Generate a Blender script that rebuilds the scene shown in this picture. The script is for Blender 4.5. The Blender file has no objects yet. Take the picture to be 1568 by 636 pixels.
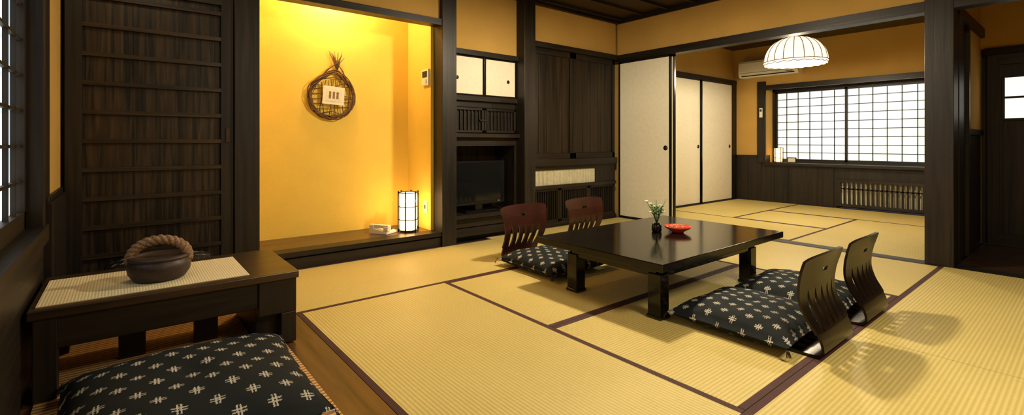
import bpy, math, random
from mathutils import Vector, Matrix
random.seed(4)
sc = bpy.context.scene
sc.view_settings.view_transform = 'Standard'
sc.view_settings.look = 'None'

# ------------------------------------------------------------ materials
def newmat(name):
    m = bpy.data.materials.new(name); m.use_nodes = True
    nt = m.node_tree
    b = nt.nodes['Principled BSDF']
    return m, nt, b
def L(nt, a, b): nt.links.new(a, b)
def MA(nt, op, a, b=None, c=None):
    n = nt.nodes.new('ShaderNodeMath'); n.operation = op
    for i, v in enumerate((a, b, c)):
        if v is None: continue
        if isinstance(v, (int, float)): n.inputs[i].default_value = v
        else: L(nt, v, n.inputs[i])
    return n.outputs[0]
def objco(nt, scale=(1, 1, 1)):
    t = nt.nodes.new('ShaderNodeTexCoord'); mp = nt.nodes.new('ShaderNodeMapping')
    mp.inputs['Scale'].default_value = scale
    L(nt, t.outputs['Object'], mp.inputs['Vector'])
    return mp.outputs['Vector']
def noise(nt, vec, scale=1, detail=4, dist=0.0):
    n = nt.nodes.new('ShaderNodeTexNoise')
    n.inputs['Scale'].default_value = scale; n.inputs['Detail'].default_value = detail
    n.inputs['Distortion'].default_value = dist
    L(nt, vec, n.inputs['Vector']); return n.outputs['Fac']
def ramp(nt, fac, stops):
    r = nt.nodes.new('ShaderNodeValToRGB')
    e = r.color_ramp.elements
    e[0].position, e[0].color = stops[0][0], (*stops[0][1], 1)
    e[1].position, e[1].color = stops[-1][0], (*stops[-1][1], 1)
    for p, c in stops[1:-1]:
        x = e.new(p); x.color = (*c, 1)
    L(nt, fac, r.inputs['Fac']); return r.outputs['Color']
def bump(nt, b, h, strength=.2, dist=.01):
    n = nt.nodes.new('ShaderNodeBump'); n.inputs['Strength'].default_value = strength
    n.inputs['Distance'].default_value = dist
    L(nt, h, n.inputs['Height']); L(nt, n.outputs[0], b.inputs['Normal'])
def plain(name, col, rough=.5, metal=0, var=.12, sc_=25, spec=.5):
    m, nt, b = newmat(name)
    f = noise(nt, objco(nt), sc_, 3)
    lo = tuple(c*(1-var) for c in col); hi = tuple(min(1, c*(1+var)) for c in col)
    L(nt, ramp(nt, f, [(.3, lo), (.7, hi)]), b.inputs['Base Color'])
    b.inputs['Roughness'].default_value = rough; b.inputs['Metallic'].default_value = metal
    b.inputs['Specular IOR Level'].default_value = spec
    return m
def wood(name, c1, c2, axis, rough=.45, dens=28, bs=.25, spec=.35, lo=.36, hi=.62):
    m, nt, b = newmat(name)
    s = [dens]*3; s['xyz'.index(axis)] = dens*.045
    f = noise(nt, objco(nt, s), 1, 6, .7)
    s2 = [5]*3; s2['xyz'.index(axis)] = .8
    g = noise(nt, objco(nt, s2), 1, 3, .4)
    k = MA(nt, 'ADD', MA(nt, 'MULTIPLY', f, .7), MA(nt, 'MULTIPLY', g, .3))
    L(nt, ramp(nt, k, [(lo, c1), (hi, c2)]), b.inputs['Base Color'])
    b.inputs['Roughness'].default_value = rough; b.inputs['Specular IOR Level'].default_value = spec
    bump(nt, b, f, bs, .004); return m
def plaster(name, col, var=.1):
    m, nt, b = newmat(name)
    f = noise(nt, objco(nt), 260, 4); g = noise(nt, objco(nt), 2.5, 3)
    k = MA(nt, 'ADD', MA(nt, 'MULTIPLY', f, .6), MA(nt, 'MULTIPLY', g, .4))
    L(nt, ramp(nt, k, [(.35, tuple(c*(1-var) for c in col)), (.65, tuple(c*(1+var) for c in col))]), b.inputs['Base Color'])
    b.inputs['Roughness'].default_value = .95; b.inputs['Specular IOR Level'].default_value = .15
    bump(nt, b, f, .25, .003); return m
def tatami(name, axis):
    m, nt, b = newmat(name)
    w = nt.nodes.new('ShaderNodeTexWave'); w.wave_type = 'BANDS'
    w.bands_direction = 'X' if axis == 'y' else 'Y'
    w.inputs['Scale'].default_value = 18; w.inputs['Distortion'].default_value = .15
    L(nt, objco(nt), w.inputs['Vector'])
    s = (20, 350, 20) if axis == 'y' else (350, 20, 20)
    f = noise(nt, objco(nt, s), 1, 3); g = noise(nt, objco(nt), 1.3, 2)
    k = MA(nt, 'ADD', MA(nt, 'MULTIPLY', f, .45), MA(nt, 'ADD', MA(nt, 'MULTIPLY', w.outputs['Fac'], .28), MA(nt, 'MULTIPLY', g, .27)))
    L(nt, ramp(nt, k, [(.28, (.49, .38, .105)), (.72, (.72, .585, .225))]), b.inputs['Base Color'])
    b.inputs['Roughness'].default_value = .5; b.inputs['Specular IOR Level'].default_value = .3
    bump(nt, b, MA(nt, 'ADD', w.outputs['Fac'], MA(nt, 'MULTIPLY', f, .6)), .3, .003); return m
def kasuri(name, p):
    m, nt, b = newmat(name)
    t = nt.nodes.new('ShaderNodeTexCoord'); s = nt.nodes.new('ShaderNodeSeparateXYZ')
    L(nt, t.outputs['Object'], s.inputs[0])
    x = MA(nt, 'DIVIDE', s.outputs[0], p); y = MA(nt, 'DIVIDE', s.outputs[1], p*.72)
    y = MA(nt, 'ADD', y, 20); x = MA(nt, 'ADD', x, 20)
    row = MA(nt, 'FLOOR', y)
    x = MA(nt, 'ADD', x, MA(nt, 'MULTIPLY', MA(nt, 'MODULO', row, 2), .5))
    nz = noise(nt, t.outputs['Object'], 260, 2)
    jit = MA(nt, 'MULTIPLY', MA(nt, 'SUBTRACT', nz, .5), .12)
    cu = MA(nt, 'ABSOLUTE', MA(nt, 'ADD', MA(nt, 'SUBTRACT', MA(nt, 'FRACT', x), .5), jit))
    cv = MA(nt, 'ABSOLUTE', MA(nt, 'MULTIPLY', MA(nt, 'ADD', MA(nt, 'SUBTRACT', MA(nt, 'FRACT', y), .5), jit), .72))
    def bars(a, c, g):
        i = MA(nt, 'LESS_THAN', MA(nt, 'ABSOLUTE', MA(nt, 'SUBTRACT', a, .050)), .024)
        j = MA(nt, 'LESS_THAN', c, .21)
        return MA(nt, 'MULTIPLY', MA(nt, 'MULTIPLY', i, j), g)
    k = MA(nt, 'MAXIMUM', bars(cu, cv, 1.0), bars(cv, cu, .75))
    k = MA(nt, 'MULTIPLY', k, MA(nt, 'ADD', MA(nt, 'MULTIPLY', nz, 1.1), .2))
    L(nt, ramp(nt, k, [(.05, (.009, .012, .013)), (.85, (.62, .57, .46))]), b.inputs['Base Color'])
    b.inputs['Roughness'].default_value = .85; b.inputs['Specular IOR Level'].default_value = .2
    bump(nt, b, noise(nt, t.outputs['Object'], 500, 2), .2, .002); return m
def emit(name, c1, c2, strength, sc_=1.0, trans=0):
    m, nt, b = newmat(name)
    col = ramp(nt, noise(nt, objco(nt), sc_, 2), [(.4, c1), (.62, c2)])
    b.inputs['Base Color'].default_value = (.8, .78, .7, 1); b.inputs['Roughness'].default_value = .9
    L(nt, col, b.inputs['Emission Color']); b.inputs['Emission Strength'].default_value = strength
    if trans:
        out = nt.nodes['Material Output']; tr = nt.nodes.new('ShaderNodeBsdfTranslucent')
        tr.inputs[0].default_value = (.9, .85, .75, 1)
        mx = nt.nodes.new('ShaderNodeMixShader'); mx.inputs[0].default_value = trans
        L(nt, b.outputs[0], mx.inputs[1]); L(nt, tr.outputs[0], mx.inputs[2]); L(nt, mx.outputs[0], out.inputs[0])
    return m

D1, D2 = (.0035, .0028, .002), (.020, .0135, .008)
WZ = wood('dark_wood_z', D1, D2, 'z'); WX = wood('dark_wood_x', D1, D2, 'x'); WY = wood('dark_wood_y', D1, D2, 'y')
PLK = wood('plank_wood_z', (.004, .003, .002), (.030, .019, .010), 'z', .45, 22, .4)
PLD = wood('door_board_wood', (.004, .003, .002), (.070, .042, .020), 'z', .4, 36, .3, lo=.42, hi=.72)
TBX = wood('brown_wood_x', (.03, .016, .008), (.15, .085, .035), 'x', .3)
DSK = wood('desk_wood_x', (.008, .005, .003), (.060, .032, .014), 'x', .3, spec=.45)
FLX = wood('floor_wood_y', (.035, .015, .005), (.13, .062, .022), 'y', .3, 22)
CEIL = wood('ceiling_wood_x', (.006, .005, .004), (.018, .013, .009), 'x', .4)
YEL = plaster('ochre_plaster', (.50, .305, .08))
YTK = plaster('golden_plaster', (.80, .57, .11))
TAX = tatami('tatami_rush_x', 'x'); TAY = tatami('tatami_rush_y', 'y')
HERI = plain('heri_cloth', (.050, .014, .011), .8)
PAPER = plain('fusuma_paper', (.78, .73, .57), .9, var=.04)
LAC = plain('black_lacquer', (.006, .005, .005), .22, var=.2)
TBL = wood('table_lacquer', (.0025, .002, .0018), (.007, .005, .004), 'x', .13, 30, .05, spec=.35)
CHR = plain('mahogany_lacquer', (.010, .005, .004), .3, var=.3, sc_=12, spec=.35)
CHB = plain('mahogany_lacquer_lit', (.030, .008, .005), .28, var=.3, sc_=12, spec=.4)  # same lacquer; lit front faces of the back chairs put into the colour
KAS = kasuri('kasuri_cloth', .105); KAS2 = kasuri('kasuri_cloth_small', .09)
BLK = plain('black_plastic', (.008, .008, .008), .25)
SCR = plain('tv_screen', (.006, .007, .008), .08, var=.02)
WHT = plain('white_plastic', (.75, .72, .62), .45, var=.03)
BEIGE = plain('beige_vent', (.72, .68, .48), .7, var=.08)
IRON = plain('cast_iron', (.040, .026, .022), .5, .3, var=.3, sc_=90)
ROPE = plain('rope', (.24, .14, .07), .8, var=.55, sc_=140)
TWIG = plain('twig', (.11, .055, .02), .8, var=.4, sc_=60)
RED = plain('red_lacquer', (.55, .06, .02), .3)
GREEN = plain('leaf', (.06, .16, .03), .6)
PETAL = plain('petal', (.85, .8, .75), .7, var=.05)
METAL = plain('dark_metal', (.05, .045, .04), .35, .8)
SHOJI_L = emit('shoji_paper_side', (.62, .80, .95), (.85, .95, 1), 1.0, 1.5)
SHOJI_F = emit('shoji_paper_far', (.70, .84, .90), (.78, .90, .76), .95, .9)
GLASS_C = emit('corridor_glass', (1, .95, .8), (.95, 1, .9), 1.1)
LANT = emit('lantern_paper', (1, .58, .22), (1, .64, .27), 12, 3)
LANT2 = emit('lantern_paper_small', (1, .52, .17), (1, .58, .2), 4, 3)
SHADE = emit('pendant_cloth', (1, .80, .46), (1, .84, .52), .42, 3, .07)
BULB = emit('bulb', (1, .8, .5), (1, .8, .5), 5)

# ------------------------------------------------------------ mesh builder
class MB:
    def __init__(s, name): s.n = name; s.V = []; s.F = []; s.I = []; s.S = []; s.mats = []
    def mi(s, m):
        if m not in s.mats: s.mats.append(m)
        return s.mats.index(m)
    def add(s, vs, fs, mat, smooth=False):
        o = len(s.V); s.V += [tuple(v) for v in vs]; k = s.mi(mat)
        for f in fs: s.F.append([o+i for i in f]); s.I.append(k); s.S.append(smooth)
    def box(s, x0, x1, y0, y1, z0, z1, mat, mtx=None):
        x0, x1 = sorted((x0, x1)); y0, y1 = sorted((y0, y1)); z0, z1 = sorted((z0, z1))
        v = [Vector(p) for p in ((x0,y0,z0),(x1,y0,z0),(x1,y1,z0),(x0,y1,z0),(x0,y0,z1),(x1,y0,z1),(x1,y1,z1),(x0,y1,z1))]
        if mtx: v = [mtx @ p for p in v]
        s.add(v, [(3,2,1,0),(4,5,6,7),(0,1,5,4),(1,2,6,5),(2,3,7,6),(3,0,4,7)], mat)
    def lathe(s, c, prof, mat, n=32, smooth=True, mtx=None, cap=True):
        v = []; f = []
        for r, z in prof:
            for i in range(n):
                a = 2*math.pi*i/n; v.append(Vector((c[0]+r*math.cos(a), c[1]+r*math.sin(a), c[2]+z)))
        if mtx: v = [mtx @ p for p in v]
        for j in range(len(prof)-1):
            for i in range(n):
                a, b = j*n+i, j*n+(i+1) % n
                f.append((a, b, b+n, a+n))
        if cap: f.append(tuple(range(n-1, -1, -1))); f.append(tuple((len(prof)-1)*n+i for i in range(n)))
        s.add(v, f, mat, smooth)
    def tube(s, pts, r, mat, n=8, closed=False):
        pts = [Vector(p) for p in pts]; N = len(pts); v = []; f = []; ref = None
        for i, p in enumerate(pts):
            if closed: t = pts[(i+1) % N]-pts[i-1]
            else: t = pts[min(i+1, N-1)]-pts[max(i-1, 0)]
            t.normalize()
            if ref is None:
                ref = t.orthogonal().normalized()
            ref = (ref - t*ref.dot(t)).normalized(); b = t.cross(ref)
            rr = r(i/(N-1)) if callable(r) else r
            for k in range(n):
                a = 2*math.pi*k/n; v.append(p+ref*math.cos(a)*rr+b*math.sin(a)*rr)
        for j in range(N if closed else N-1):
            for k in range(n):
                a, b2 = j*n+k, j*n+(k+1) % n; j2 = (j+1) % N
                f.append((a, b2, j2*n+(k+1) % n, j2*n+k))
        if not closed: f.append(tuple(range(n-1, -1, -1))); f.append(tuple((N-1)*n+k for k in range(n)))
        s.add(v, f, mat, True)
    def slab(s, nu, nv, fn, th, mat, smooth=True):
        v = []; f = []; c = (nu+1)*(nv+1)
        for side in (0, 1):
            for j in range(nv+1):
                for i in range(nu+1):
                    p, nn = fn(i/nu, j/nv); v.append(p + nn*(th/2 if side == 0 else -th/2))
        ix = lambda i, j, sd: sd*c+j*(nu+1)+i
        for j in range(nv):
            for i in range(nu):
                f.append((ix(i,j,0), ix(i+1,j,0), ix(i+1,j+1,0), ix(i,j+1,0)))
                f.append((ix(i,j+1,1), ix(i+1,j+1,1), ix(i+1,j,1), ix(i,j,1)))
        s.add(v, f, mat, smooth)
        g = []
        for i in range(nu):
            g.append((ix(i,0,1), ix(i+1,0,1), ix(i+1,0,0), ix(i,0,0))); g.append((ix(i,nv,0), ix(i+1,nv,0), ix(i+1,nv,1), ix(i,nv,1)))
        for j in range(nv):
            g.append((ix(0,j,0), ix(0,j+1,0), ix(0,j+1,1), ix(0,j,1))); g.append((ix(nu,j,1), ix(nu,j+1,1), ix(nu,j+1,0), ix(nu,j,0)))
        s.add(v, g, mat, False)
    def done(s, loc=(0, 0, 0), rz=0, bevel=0):
        me = bpy.data.meshes.new(s.n); me.from_pydata(s.V, [], s.F)
        for m in s.mats: me.materials.append(m)
        me.polygons.foreach_set('material_index', s.I); me.polygons.foreach_set('use_smooth', s.S)
        me.update()
        import bmesh
        bm = bmesh.new(); bm.from_mesh(me); bmesh.ops.recalc_face_normals(bm, faces=bm.faces); bm.to_mesh(me); bm.free()
        o = bpy.data.objects.new(s.n, me); sc.collection.objects.link(o)
        o.location = loc; o.rotation_euler = (0, 0, rz)
        if bevel:
            b = o.modifiers.new('bevel', 'BEVEL'); b.width = bevel; b.segments = 2; b.limit_method = 'ANGLE'
        return o
def simple(name, boxes, bevel=0):
    m = MB(name)
    for b in boxes: m.box(*b)
    return m.done(bevel=bevel)

CZ = 2.63
# ------------------------------------------------------------ shell
simple('floor', [(-.5, 9, -2.6, 5, -.12, -.03, WX)])
m = MB('floor_planks_side')
for i in range(6):
    x0 = -.3+i*.18; m.box(x0+.001, x0+.179, -2.4, 4.0, -.03, 0, FLX)
m.done()
m = MB('floor_planks_corridor')
CW = wood('corridor_wood_y', (.02, .01, .006), (.07, .035, .018), 'y', .3)
for i in range(10):
    x0 = 5.25+i*.135; m.box(x0+.001, x0+.134, -2.4, .75, -.03, -.002, CW)
m.done()
m = MB('floor_tatami')
def mat_(x0, x1, y0, y1):
    g = .0015; x0 += g; x1 -= g; y0 += g; y1 -= g; h = .03
    if x1-x0 > y1-y0:
        m.box(x0, x1, y0+h, y1-h, -.03, 0, TAX); m.box(x0, x1, y0, y0+h, -.03, .001, HERI); m.box(x0, x1, y1-h, y1, -.03, .001, HERI)
    else:
        m.box(x0+h, x1-h, y0, y1, -.03, 0, TAY); m.box(x0, x0+h, y0, y1, -.03, .001, HERI); m.box(x1-h, x1, y0, y1, -.03, .001, HERI)
for r in [(.78, 1.8, .84, 2.95), (1.8, 3.88, .84, 1.88), (1.8, 3.88, 1.88, 2.95), (3.88, 5.12, .84, 2.95),
          (.78, 2.95, 2.95, 4.0), (2.95, 5.12, 2.95, 4.1), (.78, 2.95, -.23, .84), (2.95, 5.12, -.23, .84),
          (.78, 2.95, -1.3, -.23), (2.95, 5.12, -1.3, -.23), (.78, 2.95, -2.4, -1.3), (2.95, 5.12, -2.4, -1.3),
          (5.25, 6.3, 2.03, 4.1), (6.3, 8.44, 3.08, 4.1), (6.3, 7.35, 2.03, 3.08), (7.35, 8.44, .93, 3.08), (5.25, 7.35, .93, 2.03)]:
    mat_(*r)
m.done()
simple('trim_7', [(5.12, 5.25, .93, 4.1, -.03, .002, WY), (5.12, 5.25, -2.4, .75, -.03, .002, WY)])
m = MB('ceiling')
m.box(-.5, 9, -2.6, 5, CZ, CZ+.08, CEIL)
for i in range(19):
    y = -2.3+i*.35; m.box(-.3, 5.12, y, y+.03, CZ-.025, CZ, CEIL)
m.done()

# left wall  x=-0.3
simple('wall_left', [(-.42, -.3, -2.5, 4.2, 0, .62, WY), (-.42, -.3, -2.5, .9, .62, CZ, YEL), (-.42, -.3, 2.8, 3.45, .62, CZ, WZ),
                     (-.42, -.3, 3.45, 4.2, .62, CZ, YEL), (-.42, -.3, .9, 2.8, 2.05, CZ, YEL)])
simple('baseboard_left', [(-.3, -.27, 3.2, 3.95, 0, .70, WZ), (-.3, -.285, 3.2, 3.95, .70, .73, WY)])
m = MB('window_1')
m.box(-.33, -.25, .9, 2.85, .58, .65, WY); m.box(-.33, -.26, .9, 2.85, 2.02, 2.1, WY); m.box(-.33, -.26, 2.76, 2.84, .65, 2.02, WZ); m.box(-.33, -.26, .86, .94, .65, 2.02, WZ)
m.box(-.37, -.36, .9, 2.8, .62, 2.05, SHOJI_L)
for y0, y1, xo in ((.94, 1.86, -.34), (1.84, 2.76, -.32)):
    m.box(xo-.02, xo+.01, y0, y0+.035, .65, 2.02, WZ); m.box(xo-.02, xo+.01, y1-.035, y1, .65, 2.02, WZ)
    m.box(xo-.02, xo+.01, y0, y1, .65, .72, WY); m.box(xo-.02, xo+.01, y0, y1, 1.96, 2.02, WY)
    for k in range(1, 6): yy = y0+(y1-y0)*k/6; m.box(xo-.015, xo, yy-.006, yy+.006, .65, 2.02, WZ)
    for k in range(1, 9): zz = .7+1.28*k/9; m.box(xo-.015, xo, y0, y1, zz-.006, zz+.006, WY)
m.done()
simple('wall_front', [(-.5, 9, -2.5, -2.4, 0, CZ, YEL)])

# sliding board door at y=4
m = MB('door_1')
m.box(-.28, -.2, 3.97, 4.03, .002, 2.08, WZ); m.box(.54, .615, 3.97, 4.03, .002, 2.08, WZ)
m.box(-.2, .54, 3.97, 4.03, .002, .16, WX); m.box(-.2, .54, 3.97, 4.03, 1.98, 2.08, WX)
for i in range(3):
    x0 = -.2+i*.2467; m.box(x0+.001, x0+.2457, 4.0, 4.02, .16, 1.98, PLD)
RIBW = wood('rib_wood_x', (.008, .006, .004), (.045, .028, .015), 'x', .35)
for k in range(10):
    z = .28+k*.182; m.box(-.2, .54, 3.972, 4.0, z-.013, z+.013, RIBW)
m.box(.57, .59, 3.962, 3.97, 1.0, 1.1, METAL)
m.done()
simple('wall_back_left', [(-.42, .63, 4.06, 4.16, 0, CZ, WZ), (-.3, .62, 4.03, 4.06, 2.16, CZ, YEL)])
simple('trim_1', [(-.3, .62, 3.95, 4.06, 2.08, 2.16, WX)])
simple('pillar_1', [(.62, .785, 3.95, 4.14, 0, CZ, WZ)], .004)  # pillar between the board door and the alcove

# tokonoma
simple('wall_tokonoma', [(.68, .785, 4.14, 4.7, 0, CZ, YTK), (.785, 2.33, 4.62, 4.72, 0, CZ, YTK), (2.33, 2.43, 4.14, 4.72, 0, CZ, YTK),
                         (.785, 2.36, 4.02, 4.09, 2.18, CZ, YEL), (.785, 2.33, 4.14, 4.62, 2.56, CZ, YTK)])
simple('trim_2', [(.785, 2.36, 3.98, 4.10, 2.12, 2.18, WX)])
m = MB('floor_tokonoma')
m.box(.785, 2.36, 4.0, 4.1, 0, .085, WX); m.box(.785, 2.36, 3.985, 4.14, .10, .14, WX); m.box(.785, 2.36, 4.03, 4.1, .085, .10, WX)
m.box(.785, 2.33, 4.14, 4.62, .05, .14, TBX)
m.done()
simple('pillar_2', [(2.36, 2.52, 3.97, 4.14, 0, CZ, WZ)], .004)  # pillar between the alcove and the cabinet bay
simple('pillar_3', [(3.40, 3.56, 3.98, 4.14, 0, CZ, WZ)], .004)  # pillar between the cabinet and the cupboard

# cabinet left bay
simple('wall_back', [(2.43, 5.4, 4.55, 4.65, 0, CZ, WX), (2.52, 3.40, 4.12, 4.2, 1.95, CZ, YEL), (3.56, 5.12, 4.12, 4.2, 2.16, CZ, YEL),
                     (5.24, 8.6, 4.16, 4.26, 0, CZ, YEL)])
m = MB('alcove_cabinet')
A, B = 2.52, 3.40
m.box(A, B, 4.08, 4.5, 1.90, 1.95, WX)
m.box(A, B, 4.1, 4.5, 1.43, 1.48, WX); m.box(A, B, 4.14, 4.5, 1.365, 1.43, WX)
for x0, x1 in ((A+.005, 2.955), (2.965, B-.005)):
    m.box(x0, x1, 4.125, 4.15, 1.48, 1.90, LAC); m.box(x0+.018, x1-.018, 4.120, 4.13, 1.50, 1.88, PAPER)
for xx in (2.62, 3.28):
    m.lathe((0, 0, 0), [(.02, 0), (.02, .004)], METAL, 16, mtx=Matrix.Translation((xx, 4.12, 1.66)) @ Matrix.Rotation(math.pi/2, 4, 'X'))
m.box(A, B, 4.15, 4.5, 1.09, 1.365, WX)
for x0, x1 in ((A+.01, 2.955), (2.965, B-.01)):
    m.box(x0, x1, 4.12, 4.15, 1.10, 1.125, WX); m.box(x0, x1, 4.12, 4.15, 1.335, 1.36, WX)
    m.box(x0, x0+.025, 4.12, 4.15, 1.1, 1.36, WZ); m.box(x1-.025, x1, 4.12, 4.15, 1.1, 1.36, WZ)
    for k in range(1, 9): xx = x0+(x1-x0)*k/9; m.box(xx-.008, xx+.008, 4.13, 4.15, 1.12, 1.34, WZ)
m.box(2.90, 3.0, 4.11, 4.13, 1.22, 1.24, METAL)
m.box(A, B, 4.06, 4.5, 1.05, 1.09, WX); m.box(A, B, 4.12, 4.5, .96, 1.05, WX)
m.box(A, A+.03, 4.12, 4.5, .26, .96, WZ); m.box(B-.03, B, 4.12, 4.5, .26, .96, WZ); m.box(A, B, 4.48, 4.5, .26, .96, PLD)
m.box(A, B, 4.06, 4.5, .22, .26, WX)
for k in range(2): m.box(A+.01, B-.01, 4.11, 4.3, .03+k*.095, .115+k*.095, WX)
m.box(A, B, 4.14, 4.5, 0, .22, WX)
m.done(bevel=.002)
m = MB('television')
m.box(2.60, 3.29, 4.20, 4.235, .335, .80, BLK); m.box(2.62, 3.27, 4.197, 4.2, .375, .785, SCR)
m.box(2.62, 3.27, 4.196, 4.2, .343, .352, METAL); m.box(2.90, 2.99, 4.2, 4.25, .28, .34, BLK); m.box(2.75, 3.14, 4.14, 4.32, .262, .28, BLK)
m.box(3.2, 3.22, 4.196, 4.2, .358, .366, WHT)
m.done(bevel=.004)

m = MB('cupboard')
A, B = 3.56, 5.11
m.box(A, B, 4.07, 4.5, 2.10, 2.16, WX)
for x0, x1 in ((A+.005, 4.30), (4.31, B-.005)):
    m.box(x0, x1, 4.15, 4.18, .80, 2.10, WZ)
    for a in ((x0, x0+.05), (x1-.05, x1)): m.box(a[0], a[1], 4.12, 4.15, .80, 2.10, WZ)
    m.box(x0, x1, 4.12, 4.15, .80, .87, WX); m.box(x0, x1, 4.12, 4.15, 2.03, 2.10, WX)
    n = 5; w = (x1-x0-.1)/n
    for k in range(n): m.box(x0+.05+k*w+.003, x0+.05+(k+1)*w-.003, 4.135, 4.15, .87, 2.03, PLK)
m.box(A, B, 4.08, 4.5, .72, .80, WX)
m.box(A, 3.68, 4.12, 4.5, .46, .72, WZ); m.box(4.72, B, 4.12, 4.5, .46, .72, WZ); m.box(3.68, 4.72, 4.12, 4.5, .67, .72, WX)
m.box(3.68, 4.72, 4.15, 4.2, .49, .67, BEIGE)
for k in range(52): x = 3.69+k*.02; m.box(x, x+.012, 4.135, 4.15, .49, .67, BEIGE)
m.box(A, B, 4.10, 4.5, .45, .49, WX); m.box(A, B, 4.10, 4.5, 0, .05, WX); m.box(A, B, 4.17, 4.2, .05, .45, LAC)
for x0, x1 in ((A+.005, 4.07), (4.075, 4.59), (4.595, B-.005)):
    m.box(x0, x0+.03, 4.12, 4.15, .05, .45, WZ); m.box(x1-.03, x1, 4.12, 4.15, .05, .45, WZ)
    m.box(x0, x1, 4.12, 4.15, .05, .08, WX); m.box(x0, x1, 4.12, 4.15, .42, .45, WX)
    for k in range(1, 14): xx = x0+(x1-x0)*k/14; m.box(xx-.007, xx+.007, 4.13, 4.15, .08, .42, WZ)
m.done(bevel=.002)

# fusuma wall x=5.15
simple('wall_divider', [(5.155, 5.215, -2.4, 4.12, 2.16, CZ, YEL)])
simple('trim_3', [(5.12, 5.25, -2.4, 4.12, 2.07, 2.16, WY), (5.13, 5.24, -2.4, 4.12, CZ-.05, CZ, WY), (2.52, 5.13, 4.07, 4.12, CZ-.05, CZ, WX)])
def fusuma(name, ax, c, a0, a1, z0, z1, handle):
    m = MB(name); t = .014
    def bx(p0, p1, q0, q1, r0, r1, mt):
        if ax == 'x': m.box(q0, q1, p0, p1, r0, r1, mt)
        else: m.box(p0, p1, q0, q1, r0, r1, mt)
    bx(a0+.018, a1-.018, c-.009, c+.009, z0+.02, z1-.02, PAPER)
    bx(a0, a0+.02, c-t, c+t, z0, z1, LAC); bx(a1-.02, a1, c-t, c+t, z0, z1, LAC)
    bx(a0, a1, c-t, c+t, z0, z0+.022, LAC); bx(a0, a1, c-t, c+t, z1-.022, z1, LAC)
    for r, d in ((.03, .012), (.02, .014)):
        M = Matrix.Translation((c, handle, .93)) @ Matrix.Rotation(-math.pi/2, 4, 'Y') if ax == 'x' else Matrix.Translation((handle, c, .93)) @ Matrix.Rotation(math.pi/2, 4, 'X')
        m.lathe((0, 0, 0), [(r, .005), (r, d)], LAC if r > .025 else METAL, 24, mtx=M)
    return m.done()
fusuma('fusuma_panel', 'x', 5.165, 3.31, 4.09, .004, 2.068, 3.38)
fusuma('fusuma_panel', 'x', 5.205, 3.28, 4.08, .004, 2.068, 3.40)
fusuma('fusuma_panel', 'y', 4.13, 5.3, 6.33, .003, 2.018, 6.2)
fusuma('fusuma_panel', 'y', 4.13, 6.34, 7.27, .003, 2.018, 7.2)
fusuma('fusuma_panel', 'y', 4.115, 7.28, 8.295, .003, 2.018, 8.2)
simple('trim_4', [(5.25, 8.45, 4.10, 4.16, 2.02, 2.09, WX), (8.30, 8.44, 4.10, 4.16, 0, 2.02, WZ)])
simple('pillar_4', [(5.115, 5.31, .75, .93, 0, CZ, WZ)], .005)  # large pillar closing the fusuma opening
# side wall of far room / corridor
simple('wall_corridor_side', [(5.31, 5.83, .77, .85, 0, 2.04, WZ), (5.83, 6.6, .77, .85, 0, 1.1, WZ), (5.83, 6.6, .77, .85, 1.1, 2.04, YEL),
                              (5.31, 8.6, .77, .85, 2.12, CZ, YEL), (6.6, 8.6, .77, .85, 0, 2.12, YEL), (5.31, 6.6, .77, .85, 2.04, 2.12, WX)])
simple('trim_5', [(5.31, 6.6, .74, .77, 2.03, 2.12, WX), (5.83, 6.6, .75, .77, 1.07, 1.12, WX), (5.31, 5.37, .745, .77, 0, 2.03, WZ), (5.77, 5.83, .745, .77, 0, 2.03, WZ)])
simple('wall_corridor_end', [(6.6, 6.7, -2.4, .77, 1.92, CZ, YEL), (6.64, 6.7, -2.4, .77, 0, 1.92, WZ), (6.57, 6.62, -2.4, .74, 1.855, 1.92, WY)])
m = MB('door_2')
m.box(6.60, 6.615, -.3, .72, 0, 1.85, WZ); m.box(6.575, 6.6, .64, .72, 0, 1.85, WZ); m.box(6.575, 6.6, -.3, -.22, 0, 1.85, WZ)
m.box(6.575, 6.6, -.22, .64, 0, .12, WY); m.box(6.575, 6.6, -.22, .64, 1.75, 1.85, WY)
m.box(6.585, 6.6, .2, .6, 1.23, 1.62, GLASS_C); m.box(6.575, 6.59, .2, .6, 1.42, 1.44, WY); m.box(6.575, 6.59, .6, .62, 1.22, 1.63, WZ)
m.box(6.575, 6.59, .2, .6, 1.21, 1.23, WY); m.box(6.575, 6.59, .2, .6, 1.62, 1.64, WY)
for k in range(4): m.box(6.59, 6.6, -.22+k*.21, -.22+k*.21+.2, .12, 1.2, PLK)
m.done()

# far wall x=8.45
simple('wall_right', [(8.45, 8.6, 3.6, 4.2, .78, CZ, YEL), (8.45, 8.6, .8, 3.6, 1.95, CZ, YEL), (8.45, 8.6, .8, 1.45, .66, 1.95, YEL),
                      (8.45, 8.6, 3.6, 4.2, 0, .78, WZ), (8.45, 8.6, .8, 1.5, 0, .62, WZ), (8.45, 8.6, 2.56, 3.6, 0, .62, WZ), (8.45, 8.6, 1.5, 2.56, .43, .62, WZ),
                      (8.6, 8.85, .8, 4.2, 0, .62, WZ), (8.6, 8.8, 3.6, 4.2, .62, CZ, YEL), (8.6, 8.8, .8, 1.45, .62, CZ, YEL), (8.6, 8.8, 1.45, 3.6, 1.95, CZ, YEL)])
m = MB('baseboard_right')
for k in range(7):
    y = 2.6+k*.215; m.box(8.435, 8.45, y+.002, y+.213, 0, .62 if y < 3.5 else .74, WZ)
m.box(8.42, 8.45, 3.74, 4.08, .74, .78, WY)
m.done()
simple('trim_6', [(8.40, 8.45, 1.2, 3.6, 1.88, 1.96, WY), (8.41, 8.45, 3.60, 3.73, .66, 2.03, WZ)])
simple('window_ledge', [(8.37, 8.698, 1.0, 3.6, .62, .66, WY)])  # window ledge that carries the small lantern
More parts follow.
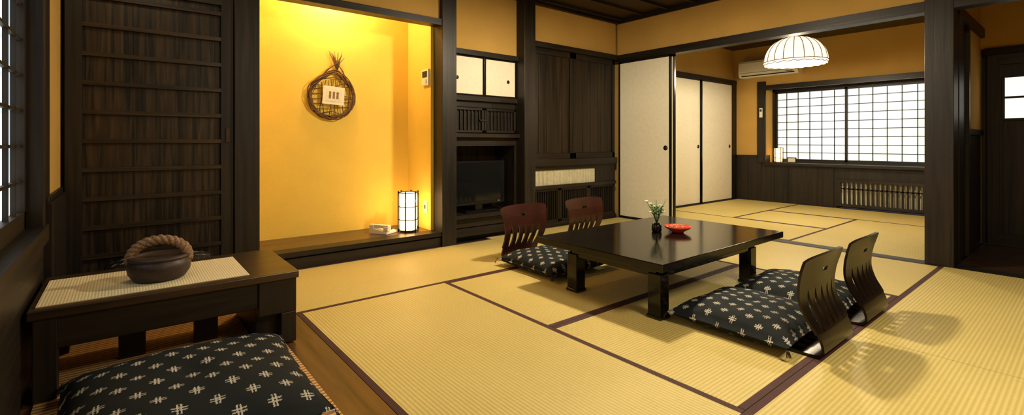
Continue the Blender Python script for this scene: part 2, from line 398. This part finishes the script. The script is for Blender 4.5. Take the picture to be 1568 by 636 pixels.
m = MB('window_2')
m.box(8.70, 8.80, 1.45, 3.6, .66, .69, WY); m.box(8.70, 8.80, 1.45, 3.6, 1.86, 1.95, WY); m.box(8.70, 8.8, 3.56, 3.6, .66, 1.9, WZ); m.box(8.7, 8.8, 1.45, 1.49, .66, 1.9, WZ)
m.box(8.775, 8.785, 1.49, 3.56, .68, 1.87, SHOJI_F)
for y0, y1, xo in ((1.49, 2.54, 8.75), (2.51, 3.56, 8.73)):
    for a in (y0, y1-.03): m.box(xo-.01, xo+.02, a, a+.03, .69, 1.86, WZ)
    m.box(xo-.01, xo+.02, y0, y1, .69, .72, WY); m.box(xo-.01, xo+.02, y0, y1, 1.83, 1.86, WY)
    for k in range(1, 6): yy = y0+(y1-y0)*k/6; m.box(xo, xo+.012, yy-.005, yy+.005, .69, 1.86, WZ)
    for k in range(1, 9): zz = .70+1.15*k/9; m.box(xo, xo+.012, y0, y1, zz-.005, zz+.005, WY)
m.done()
m = MB('vent_grille')
m.box(8.42, 8.46, 1.5, 2.56, .40, .44, WY); m.box(8.42, 8.46, 1.5, 2.56, .03, .07, WY); m.box(8.42, 8.46, 1.5, 1.55, .07, .40, WZ); m.box(8.42, 8.46, 2.51, 2.56, .07, .40, WZ)
m.box(8.50, 8.515, 1.5, 2.56, .03, .43, BEIGE); m.box(8.43, 8.45, 1.55, 2.51, .29, .31, WY)
for k in range(16): y = 1.58+k*.058; m.box(8.43, 8.448, y, y+.024, .07, .40, WZ)
m.done()

m = MB('air_conditioner')
pr = [(0, 0), (.17, 0), (.21, .03), (.225, .1), (.22, .24), (.2, .275), (0, .28)]
def ac(y): return [(8.44-a, y, 2.10+b) for a, b in pr]
v = ac(3.03)+ac(3.96); n = len(pr)
m.add(v, [tuple(range(n)), tuple(range(2*n-1, n-1, -1))]+[(i, (i+1) % n, (i+1) % n+n, i+n) for i in range(n)], WHT)
m.box(8.222, 8.24, 3.08, 3.91, 2.115, 2.13, METAL); m.box(8.211, 8.23, 3.05, 3.94, 2.17, 2.173, METAL); m.box(8.212, 8.22, 3.1, 3.2, 2.14, 2.15, METAL)
m.done(bevel=.006)
simple('remote_control', [(8.395, 8.41, 3.64, 3.69, 1.42, 1.58, WHT), (8.39, 8.395, 3.648, 3.682, 1.52, 1.56, METAL)], .003)

# ------------------------------------------------------------ furniture
def cushion(name, cx, cy, z, w, d, h, mt, rz=0, n=36, ob=None):
    m = ob or MB(name); V = []; F = []
    ph = random.random()*6
    for side in (0, 1):
        for j in range(n+1):
            for i in range(n+1):
                u = -1+2*i/n; v = -1+2*j/n
                f = max(0, (1-abs(u)**3.2)*(1-abs(v)**3.2))**.5
                x = u*w/2*(1-.05*(1-v*v)); y = v*d/2*(1-.05*(1-u*u))
                e = .32*h
                if side == 0:
                    zz = e+(h-e)*f
                    zz -= .018*math.exp(-(u*u+v*v)/.03)
                    zz += .004*math.sin(7*u+ph+3*v)*f + .003*math.sin(11*v-4*u+ph)*f
                    rim = (1-f); zz += .004*rim*math.sin(26*(u+v)+ph)*(1 if f > .02 else 0)
                else: zz = e*(1-min(1, f*1.5))
                V.append((x, y, zz) if ob is None else (cx+x, cy+y, z+zz))
    c = (n+1)**2; ix = lambda i, j, s: s*c+j*(n+1)+i
    for j in range(n):
        for i in range(n):
            F.append((ix(i,j,0), ix(i+1,j,0), ix(i+1,j+1,0), ix(i,j+1,0))); F.append((ix(i,j+1,1), ix(i+1,j+1,1), ix(i+1,j,1), ix(i,j,1)))
    per = [(i, 0) for i in range(n)]+[(n, j) for j in range(n)]+[(i, n) for i in range(n, 0, -1)]+[(0, j) for j in range(n, 0, -1)]
    for a, b in zip(per, per[1:]+per[:1]): F.append((ix(*a, 0), ix(*b, 0), ix(*b, 1), ix(*a, 1)))
    m.add(V, F, mt, True)
    if ob is None:
        m.tube([Vector(V[ix(*p, 0)]) for p in per], .004, mt, 6, True)
        for su in (-1, 1):
            for sv in (-1, 1):   # corner tassels
                for q in range(5):
                    a = math.atan2(sv, su)+(q-2)*.25
                    p0 = Vector((su*w/2, sv*d/2, .32*h)); p1 = p0+Vector((.022*math.cos(a), .022*math.sin(a), -.30*h+.004))
                    m.tube([p0, (p0+p1)/2+Vector((0, 0, .006)), p1], .0018, LAC, 5)
        return m.done((cx, cy, z), rz)

def crom(P, n=12):
    out = []
    Q = [P[0]]+P+[P[-1]]
    for k in range(1, len(Q)-2):
        a, b, c, d = [Vector(q) for q in Q[k-1:k+3]]
        for i in range(n):
            t = i/n; out.append(.5*((2*b)+(c-a)*t+(2*a-5*b+4*c-d)*t*t+(3*b-a-3*c+d)*t**3))
    out.append(Vector(P[-1])); return out
PROF = crom([(.42, .008), (.2, .008), (.05, .008), (-.005, .016), (-.022, .045), (-.005, .11), (.035, .19), (.055, .26), (.05, .34), (.032, .41), (.012, .475)])
LEN = [0]
for a, b in zip(PROF, PROF[1:]): LEN.append(LEN[-1]+(b-a).length)
def prof(s):
    s = max(0, min(1, s))*LEN[-1]
    for i in range(len(LEN)-1):
        if LEN[i+1] >= s:
            t = (s-LEN[i])/(LEN[i+1]-LEN[i]); p = PROF[i].lerp(PROF[i+1], t); d = (PROF[i+1]-PROF[i]).normalized(); return p, d
    return PROF[-1], (PROF[-1]-PROF[-2]).normalized()
SB = .44/LEN[-1]
def zaisu(cx, cy, rz, mt):
    m = MB('zaisu_chair')
    def strip(s0, s1, xl, xr, nv, nu=4):
        def fn(a, b):
            s = s0+((s1(a) if callable(s1) else s1)-s0)*b
            l, r = xl(b), xr(b); x = l+(r-l)*a
            p, d = prof(s); k = max(0, (s-SB)/(1-SB))
            return Vector((x, p[0]+.28*x*x*min(1, k*3), p[1])), Vector((0, d[1], -d[0]))
        m.slab(nu, nv, fn, .012, mt)
    def W(s):
        k = max(0, (s-SB)/(1-SB)); return .195+.055*min(1, k*1.1)
    strip(0.0, SB+.10, lambda b: -W(0), lambda b: W(0), 20, 6)
    a0, a1 = SB+.10, .80
    n = 6
    for k in range(n):
        def mk(k, side):
            def g(b):
                s = a0+(a1-a0)*b; w = W(s); cell = 2*w/n
                gap = .36*cell*math.sin(math.pi*min(1, b*1.02))**.6+.002
                c = (k-2.5)*cell*(.93+.07*b) if 0 < k < n-1 else (k-2.5)*cell
                if k == 0: lo, hi = -w, -w+cell-gap*.5
                elif k == n-1: lo, hi = w-cell+gap*.5, w
                else: lo, hi = c-cell/2+gap*.6, c+cell/2-gap*.6
                return lo if side == 0 else hi
            return g
        strip(a0, a1, mk(k, 0), mk(k, 1), 14, 2)
    h0, h1 = .88, .905
    strip(a1, h0, lambda b: -W(a1+(h0-a1)*b), lambda b: W(a1+(h0-a1)*b), 3, 8)
    strip(h0, h1, lambda b: -W(h0+(h1-h0)*b), lambda b: -.03, 2, 4); strip(h0, h1, lambda b: .03, lambda b: W(h0+(h1-h0)*b), 2, 4)
    strip(h1, lambda a: .992-.014*abs(2*a-1)**8-.010*abs(2*a-1)**2, lambda b: -W(.98), lambda b: W(.98), 5, 16)
    return m.done((cx, cy, 0.002), rz)
zaisu(2.67, .825, 0, CHR); zaisu(3.30, .825, 0, CHR); zaisu(2.665, 3.17, math.pi, CHB); zaisu(3.42, 3.17, math.pi, CHB)
cushion('zabuton', 2.67, 1.22, .016, .64, .62, .125, KAS2)
cushion('zabuton', 3.36, 1.22, .016, .62, .62, .12, KAS2, .04)
cushion('zabuton', 2.67, 2.77, .016, .64, .64, .13, KAS2)
cushion('zabuton', 3.40, 2.79, .016, .62, .60, .12, KAS2)
cushion('zabuton', .195, 2.115, .010, .78, .82, .16, KAS, -.02)
m = MB('zabuton_stack')
for k in range(3): cushion('', .18, 3.58, .002+k*.098, .56, .58, .105, KAS2, ob=m)
m.done()

# low table
m = MB('low_table')
m.box(2.23, 3.76, 1.48, 2.49, .300, .345, TBL)
for x in (2.33, 3.42):
    for y in (1.56, 2.20):
        m.box(x, x+.085, y, y+.085, .002, .255, TBL); m.box(x-.006, x+.091, y-.006, y+.091, .002, .02, LAC)
m.box(2.34, 3.50, 1.57, 1.60, .235, .30, TBL); m.box(2.34, 3.5, 2.245, 2.275, .235, .30, TBL); m.box(2.34, 2.37, 1.57, 2.27, .235, .30, TBL); m.box(3.47, 3.5, 1.57, 2.27, .235, .30, TBL)
m.done(bevel=.004)

# flowers
m = MB('flower_arrangement')
m.lathe((3.03, 2.06, .346), [(.03, 0), (.036, .01), (.034, .045), (.028, .06), (.024, .06), (.024, .05)], LAC, 20)
for k in range(15):
    a = k*2.4; r = .025+.035*random.random(); h = .07+.12*random.random()
    p0 = Vector((3.03, 2.06, .40)); p1 = Vector((3.03+r*1.3*math.cos(a), 2.06+r*1.3*math.sin(a), .40+h))
    mid = (p0+p1)/2+Vector((0, 0, .02)); m.tube([p0, mid, p1], .0018, GREEN, 5)
    if k % 2:
        for q in range(6):
            b = q*math.pi/3; c = p1+Vector((.009*math.cos(b), .009*math.sin(b), 0))
            m.lathe(tuple(c), [(.001, -.003), (.007, 0), (.001, .003)], PETAL, 8)
    for q in range(5):
        b = random.random()*6.28; c = mid+Vector((0, 0, .01*(q-1))); e = c+Vector((.032*math.cos(b), .032*math.sin(b), .014))
        s_ = Vector((-math.sin(b), math.cos(b), 0))*.009; mm = (c+e)/2
        m.add([c, mm+s_, e, mm-s_], [(0, 1, 2, 3)], GREEN)
m.done()
m = MB('red_sweets_bowl')
m.lathe((3.13, 1.95, .346), [(.04, 0), (.045, .008), (.085, .03), (.098, .045), (.094, .046), (.08, .034), (.03, .016), (.002, .015)], RED, 32)
for k in range(7):
    a = k*.9; r = .045 if k < 6 else 0
    m.lathe((3.13+r*math.cos(a), 1.95+r*math.sin(a), .368), [(.004, 0), (.02, .006), (.024, .016), (.018, .028), (.003, .032)], RED if k % 3 else ROPE, 14)
m.done()

# window-side desk
m = MB('writing_desk')
m.box(-.285, .68, 2.53, 3.15, .325, .36, DSK)
m.box(-.24, .50, 2.55, 2.58, .20, .325, WX); m.box(-.24, .50, 3.09, 3.12, .20, .325, WX)
m.box(.50, .67, 2.61, 3.14, .009, .325, WZ)
m.box(.50, .67, 2.54, 2.61, .16, .325, WZ); m.box(.60, .67, 2.54, 2.61, .009, .16, WZ)
m.box(-.27, -.20, 2.54, 2.61, .009, .325, WZ); m.box(-.27, -.20, 3.06, 3.13, .009, .325, WZ)
m.box(-.24, .5, 2.80, 2.87, .19, .24, WX)
for x in (-.02, .27): m.box(x, x+.10, 2.82, 2.87, .009, .24, WZ)
m.done(bevel=.004)
def runner():
    m, nt, b = newmat('runner_weave')
    w = nt.nodes.new('ShaderNodeTexWave'); w.bands_direction = 'X'; w.inputs['Scale'].default_value = 30; L(nt, objco(nt), w.inputs[0])
    w2 = nt.nodes.new('ShaderNodeTexWave'); w2.bands_direction = 'Y'; w2.inputs['Scale'].default_value = 22; L(nt, objco(nt), w2.inputs[0])
    k = MA(nt, 'MULTIPLY', w.outputs['Fac'], w2.outputs['Fac'])
    L(nt, ramp(nt, k, [(0, (.62, .50, .26)), (.6, (.90, .82, .58))]), b.inputs['Base Color']); b.inputs['Roughness'].default_value = .8
    bump(nt, b, k, .4, .003); return m
m = MB('table_runner'); m.box(-.265, .47, 2.585, 3.05, .3605, .3635, runner()); m.done()
def rug():
    m, nt, b = newmat('rug_weave')
    w = nt.nodes.new('ShaderNodeTexWave'); w.bands_direction = 'Y'; w.inputs['Scale'].default_value = 12; L(nt, objco(nt), w.inputs[0])
    k = MA(nt, 'ADD', MA(nt, 'MULTIPLY', w.outputs['Fac'], .6), MA(nt, 'MULTIPLY', noise(nt, objco(nt), 90, 3), .4))
    L(nt, ramp(nt, k, [(.25, (.30, .13, .035)), (.7, (.80, .48, .18))]), b.inputs['Base Color']); b.inputs['Roughness'].default_value = .8
    bump(nt, b, k, .4, .004); return m
m = MB('straw_rug'); m.box(-.265, .62, -.6, 3.2, .0005, .008, rug()); m.done()

# pot with rope handle
m = MB('iron_pot')
c = (.13, 2.78, .364)
m.lathe(c, [(.086, 0), (.100, .006), (.119, .035), (.124, .065), (.120, .085), (.114, .09), (.114, .096), (.122, .10), (.120, .106), (.10, .112), (.095, .106), (.05, .104), (.002, .104)], IRON, 48)
arch = []
for i in range(61):
    t = math.pi*(-.06+1.12*i/60); arch.append(Vector((c[0]+.108*math.cos(t), c[1]-.02*math.cos(t), c[2]+.098+.082*math.sin(t))))
for s_ in range(3):
    P = []
    for i, p in enumerate(arch):
        t = (arch[min(i+1, 60)]-arch[max(i-1, 0)]).normalized(); n1 = Vector((.3, 1, 0)).cross(t).normalized(); n2 = t.cross(n1)
        a = s_*2*math.pi/3+i*.5; P.append(p+(n1*math.cos(a)+n2*math.sin(a))*.0115)
    m.tube(P, .0125, ROPE, 8)
m.done()

# lantern
def lantern(name, x, y, z, r, h, mt):
    m = MB(name)
    m.lathe((x, y, z), [(r*.8, .05*h), (r*.82, .07*h), (r*.82, .93*h), (r*.8, .95*h)], mt, 24)
    for k in range(6):
        a = math.pi/6+k*math.pi/3+.3; m.tube([(x+r*math.cos(a), y+r*math.sin(a), z), (x+r*math.cos(a), y+r*math.sin(a), z+h)], r*.075, LAC, 6)
    for k in (.04, .3, .62, .96):
        m.tube([(x+r*.93*math.cos(t*math.pi/12), y+r*.93*math.sin(t*math.pi/12), z+h*k) for t in range(24)], r*.05, LAC, 6, True)
    m.lathe((x, y, z), [(r*.9, .02*h), (r*.9, .045*h)], LAC, 24)
    m.done()
lantern('paper_lantern', 2.13, 4.22, .142, .095, .39, LANT)
lantern('paper_lantern', 8.56, 3.45, .662, .07, .25, LANT2)
simple('photo_frame', [(8.55, 8.565, 3.17, 3.31, .662, .75, LAC), (8.547, 8.55, 3.185, 3.295, .675, .738, PAPER)])
m = MB('telephone')
Mx = Matrix.Translation((1.91, 4.30, .142)) @ Matrix.Rotation(.5, 4, 'Z')
v = [(-.08,-.1,0),(.08,-.1,0),(.08,.1,0),(-.08,.1,0),(-.08,-.1,.02),(.08,-.1,.02),(.08,.1,.06),(-.08,.1,.06)]
m.add([Mx @ Vector(p) for p in v], [(3,2,1,0),(4,5,6,7),(0,1,5,4),(1,2,6,5),(2,3,7,6),(3,0,4,7)], WHT)
m.box(-.075, -.03, -.11, .1, .055, .085, WHT, Mx); m.box(-.08, -.025, -.11, -.06, .03, .07, WHT, Mx); m.box(-.08, -.025, .05, .1, .05, .08, WHT, Mx)
for i in range(3):
    for j in range(4): m.box(0+i*.022, .014+i*.022, -.07+j*.03, -.05+j*.03, .03+j*.006, .038+j*.006, METAL, Mx)
m.done(bevel=.003)
simple('wall_phone_unit', [(2.305, 2.33, 4.15, 4.28, 1.56, 1.72, WHT), (2.300, 2.305, 4.17, 4.26, 1.64, 1.70, METAL), (2.295, 2.305, 4.18, 4.2, 1.58, 1.62, BEIGE)], .003)
simple('power_outlet', [(2.322, 2.33, 4.2, 4.28, .30, .42, WHT), (2.318, 2.322, 4.23, 4.25, .34, .38, METAL)], .002)

# vine wreath
m = MB('vine_wreath')
cx, cz, yy = 1.525, 1.43, 4.60
for k in range(12):
    P = []; ph = random.random()*6; jr = .92+.14*random.random()
    for i in range(48):
        t = 2*math.pi*i/48
        up = max(0, math.sin(t))
        rx = .210*jr*(1-.35*up**5); rz = .20*jr if math.sin(t) < 0 else (.20+.035*up**3)*jr
        P.append((cx+rx*math.cos(t)+.008*math.sin(5*t+ph)+.03*up**3, yy-.016+.012*math.sin(3*t+ph), cz+rz*math.sin(t)+.009*math.sin(4*t+ph)))
    m.tube(P, .0035+.0025*random.random(), TWIG, 6, True)
for k in range(8):
    z = cz-.16+k*.045; w = math.sqrt(max(.001, .19**2-(z-cz)**2))
    m.tube([(cx-w, yy-.005, z), (cx, yy-.012, z+.03*random.uniform(-1, 1)), (cx+w, yy-.005, z+.04*random.uniform(-1, 1))], .0035, TWIG, 6)
for k in range(8):
    x = cx-.16+k*.045; w = math.sqrt(max(.001, .19**2-(x-cx)**2))
    m.tube([(x, yy-.006, cz-w), (x+.03*random.uniform(-1, 1), yy-.014, cz), (x+.02, yy-.006, cz+w*.9)], .0035, TWIG, 6)
for sx in (-1, 1):
    for q in range(2):
        m.tube([(cx+sx*(.17-.02*q), yy-.01, cz+.12), (cx+.03+sx*.075, yy-.014, cz+.24+.01*q), (cx+.05-sx*.01*q, yy-.016, cz+.33), (cx+.05-sx*(.03+.012*q), yy-.018, cz+.38+.02*q)], lambda t: .0055-.003*t, TWIG, 6)
for k in range(12):
    a = random.uniform(-.08, .08)
    m.tube([(cx+.05, yy-.01, cz+.25), (cx+.05+a*.4, yy-.012, cz+.33), (cx+.05+a, yy-.015, cz+.36+.08*random.random())], lambda t: .006-.004*t, TWIG, 6)
Mc = Matrix.Translation((cx+.01, yy-.03, cz+.01)) @ Matrix.Rotation(.06, 4, 'Y')
m.box(-.10, .10, -.006, 0, -.085, .085, PAPER, Mc); m.box(-.07, .07, -.008, -.006, -.055, .06, BEIGE, Mc)
for i in range(3): m.box(-.045+i*.035, -.025+i*.035, -.0095, -.008, -.03, .035, ROPE, Mc)
m.done()

# pendants
plainrib = plain('shade_rib', (.22, .13, .05), .7)
def pendant(x, y, z, R, H, power, soft):
    m = MB('pendant_lamp')
    P = []
    for i in range(17):
        t = i/16*math.pi/2*.96; P.append((R*math.cos(t)**.85, H*math.sin(t)))
    n = 64
    m.lathe((x, y, z), [(R*.985, -.03)]+P, SHADE, n, cap=False)
    RIB = plainrib
    for k in range(20):
        a = 2*math.pi*k/20
        m.tube([(x+(r+.002)*math.cos(a), y+(r+.002)*math.sin(a), z+h) for r, h in P], .0045, RIB, 5)
    for hh, rr in ((0, R+.002), (-.03, R*.985)):
        m.tube([(x+rr*math.cos(2*math.pi*i/60), y+rr*math.sin(2*math.pi*i/60), z+hh+(.008*math.cos(20*2*math.pi*i/60) if hh < 0 else 0)) for i in range(60)], .005, RIB, 6, True)
    m.lathe((x, y, z+H-.01), [(.05, 0), (.055, .02), (.02, .05), (.006, .06)], METAL, 20)
    m.tube([(x, y, z+H), (x, y, CZ-.03)], .004, BLK, 6)
    m.lathe((x, y, CZ-.03), [(.05, 0), (.055, .03)], METAL, 20)
    m.lathe((x, y, z+.1), [(.01, .07), (.03, .06), (.045, .02), (.03, -.01), (.005, -.02)][::-1], BULB, 16)
    m.done()
    l = bpy.data.lights.new('lamp_light', 'POINT'); l.energy = power; l.color = (1, .84, .60); l.shadow_soft_size = soft
    o = bpy.data.objects.new('pendant_light', l); o.location = (x, y, z-.03); sc.collection.objects.link(o)
pendant(6.6, 2.46, 2.02, .355, .31, 105, .07)
pendant(2.95, 2.15, 2.25, .28, .24, 185, .075)

def light(kind, name, loc, e, col, size=.1, rot=(0, 0, 0)):
    l = bpy.data.lights.new(name, kind); l.energy = e; l.color = col
    if kind == 'AREA': l.size = size
    elif kind != 'SUN': l.shadow_soft_size = size
    o = bpy.data.objects.new(name, l); o.location = loc; o.rotation_euler = rot; sc.collection.objects.link(o); return o
m = MB('downlight'); m.lathe((1.5, 4.36, 2.52), [(.05, 0), (.06, .04)], WHT, 24); m.done()
light('POINT', 'tokonoma_light', (1.5, 4.38, 2.44), 34, (1, .78, .45), .05)
m = MB('fill_panel'); m.box(1.6, 2.4, -1.2, -.4, 2.56, CZ-.025, WX); m.box(1.65, 2.35, -1.15, -.45, 2.55, 2.56, SHADE); m.done()  # added panel behind the camera, a housing for the fill light
light('AREA', 'fill_panel_light', (2.0, -.8, 2.54), 78, (1, .86, .62), .7)  # unseen fill, added to brighten the foreground
m = MB('side_downlight'); m.lathe((.1, 3.0, 2.60), [(.05, 0), (.06, .03)], WHT, 24); m.done()
light('POINT', 'side_light', (.1, 3.0, 2.5), 14, (1, .78, .48), .1)

w = bpy.data.worlds.new('w'); sc.world = w; w.use_nodes = True
w.node_tree.nodes['Background'].inputs[0].default_value = (.6, .7, .8, 1); w.node_tree.nodes['Background'].inputs[1].default_value = .3

cam = bpy.data.cameras.new('cam'); co = bpy.data.objects.new('camera', cam); sc.collection.objects.link(co); sc.camera = co
co.location = (0, 0, 1.0); co.rotation_euler = (math.pi/2, 0, -math.atan2(.629, .777))
cam.sensor_width = 36; cam.lens = 36*734/1568; cam.shift_y = -100/1568; cam.clip_start = .02
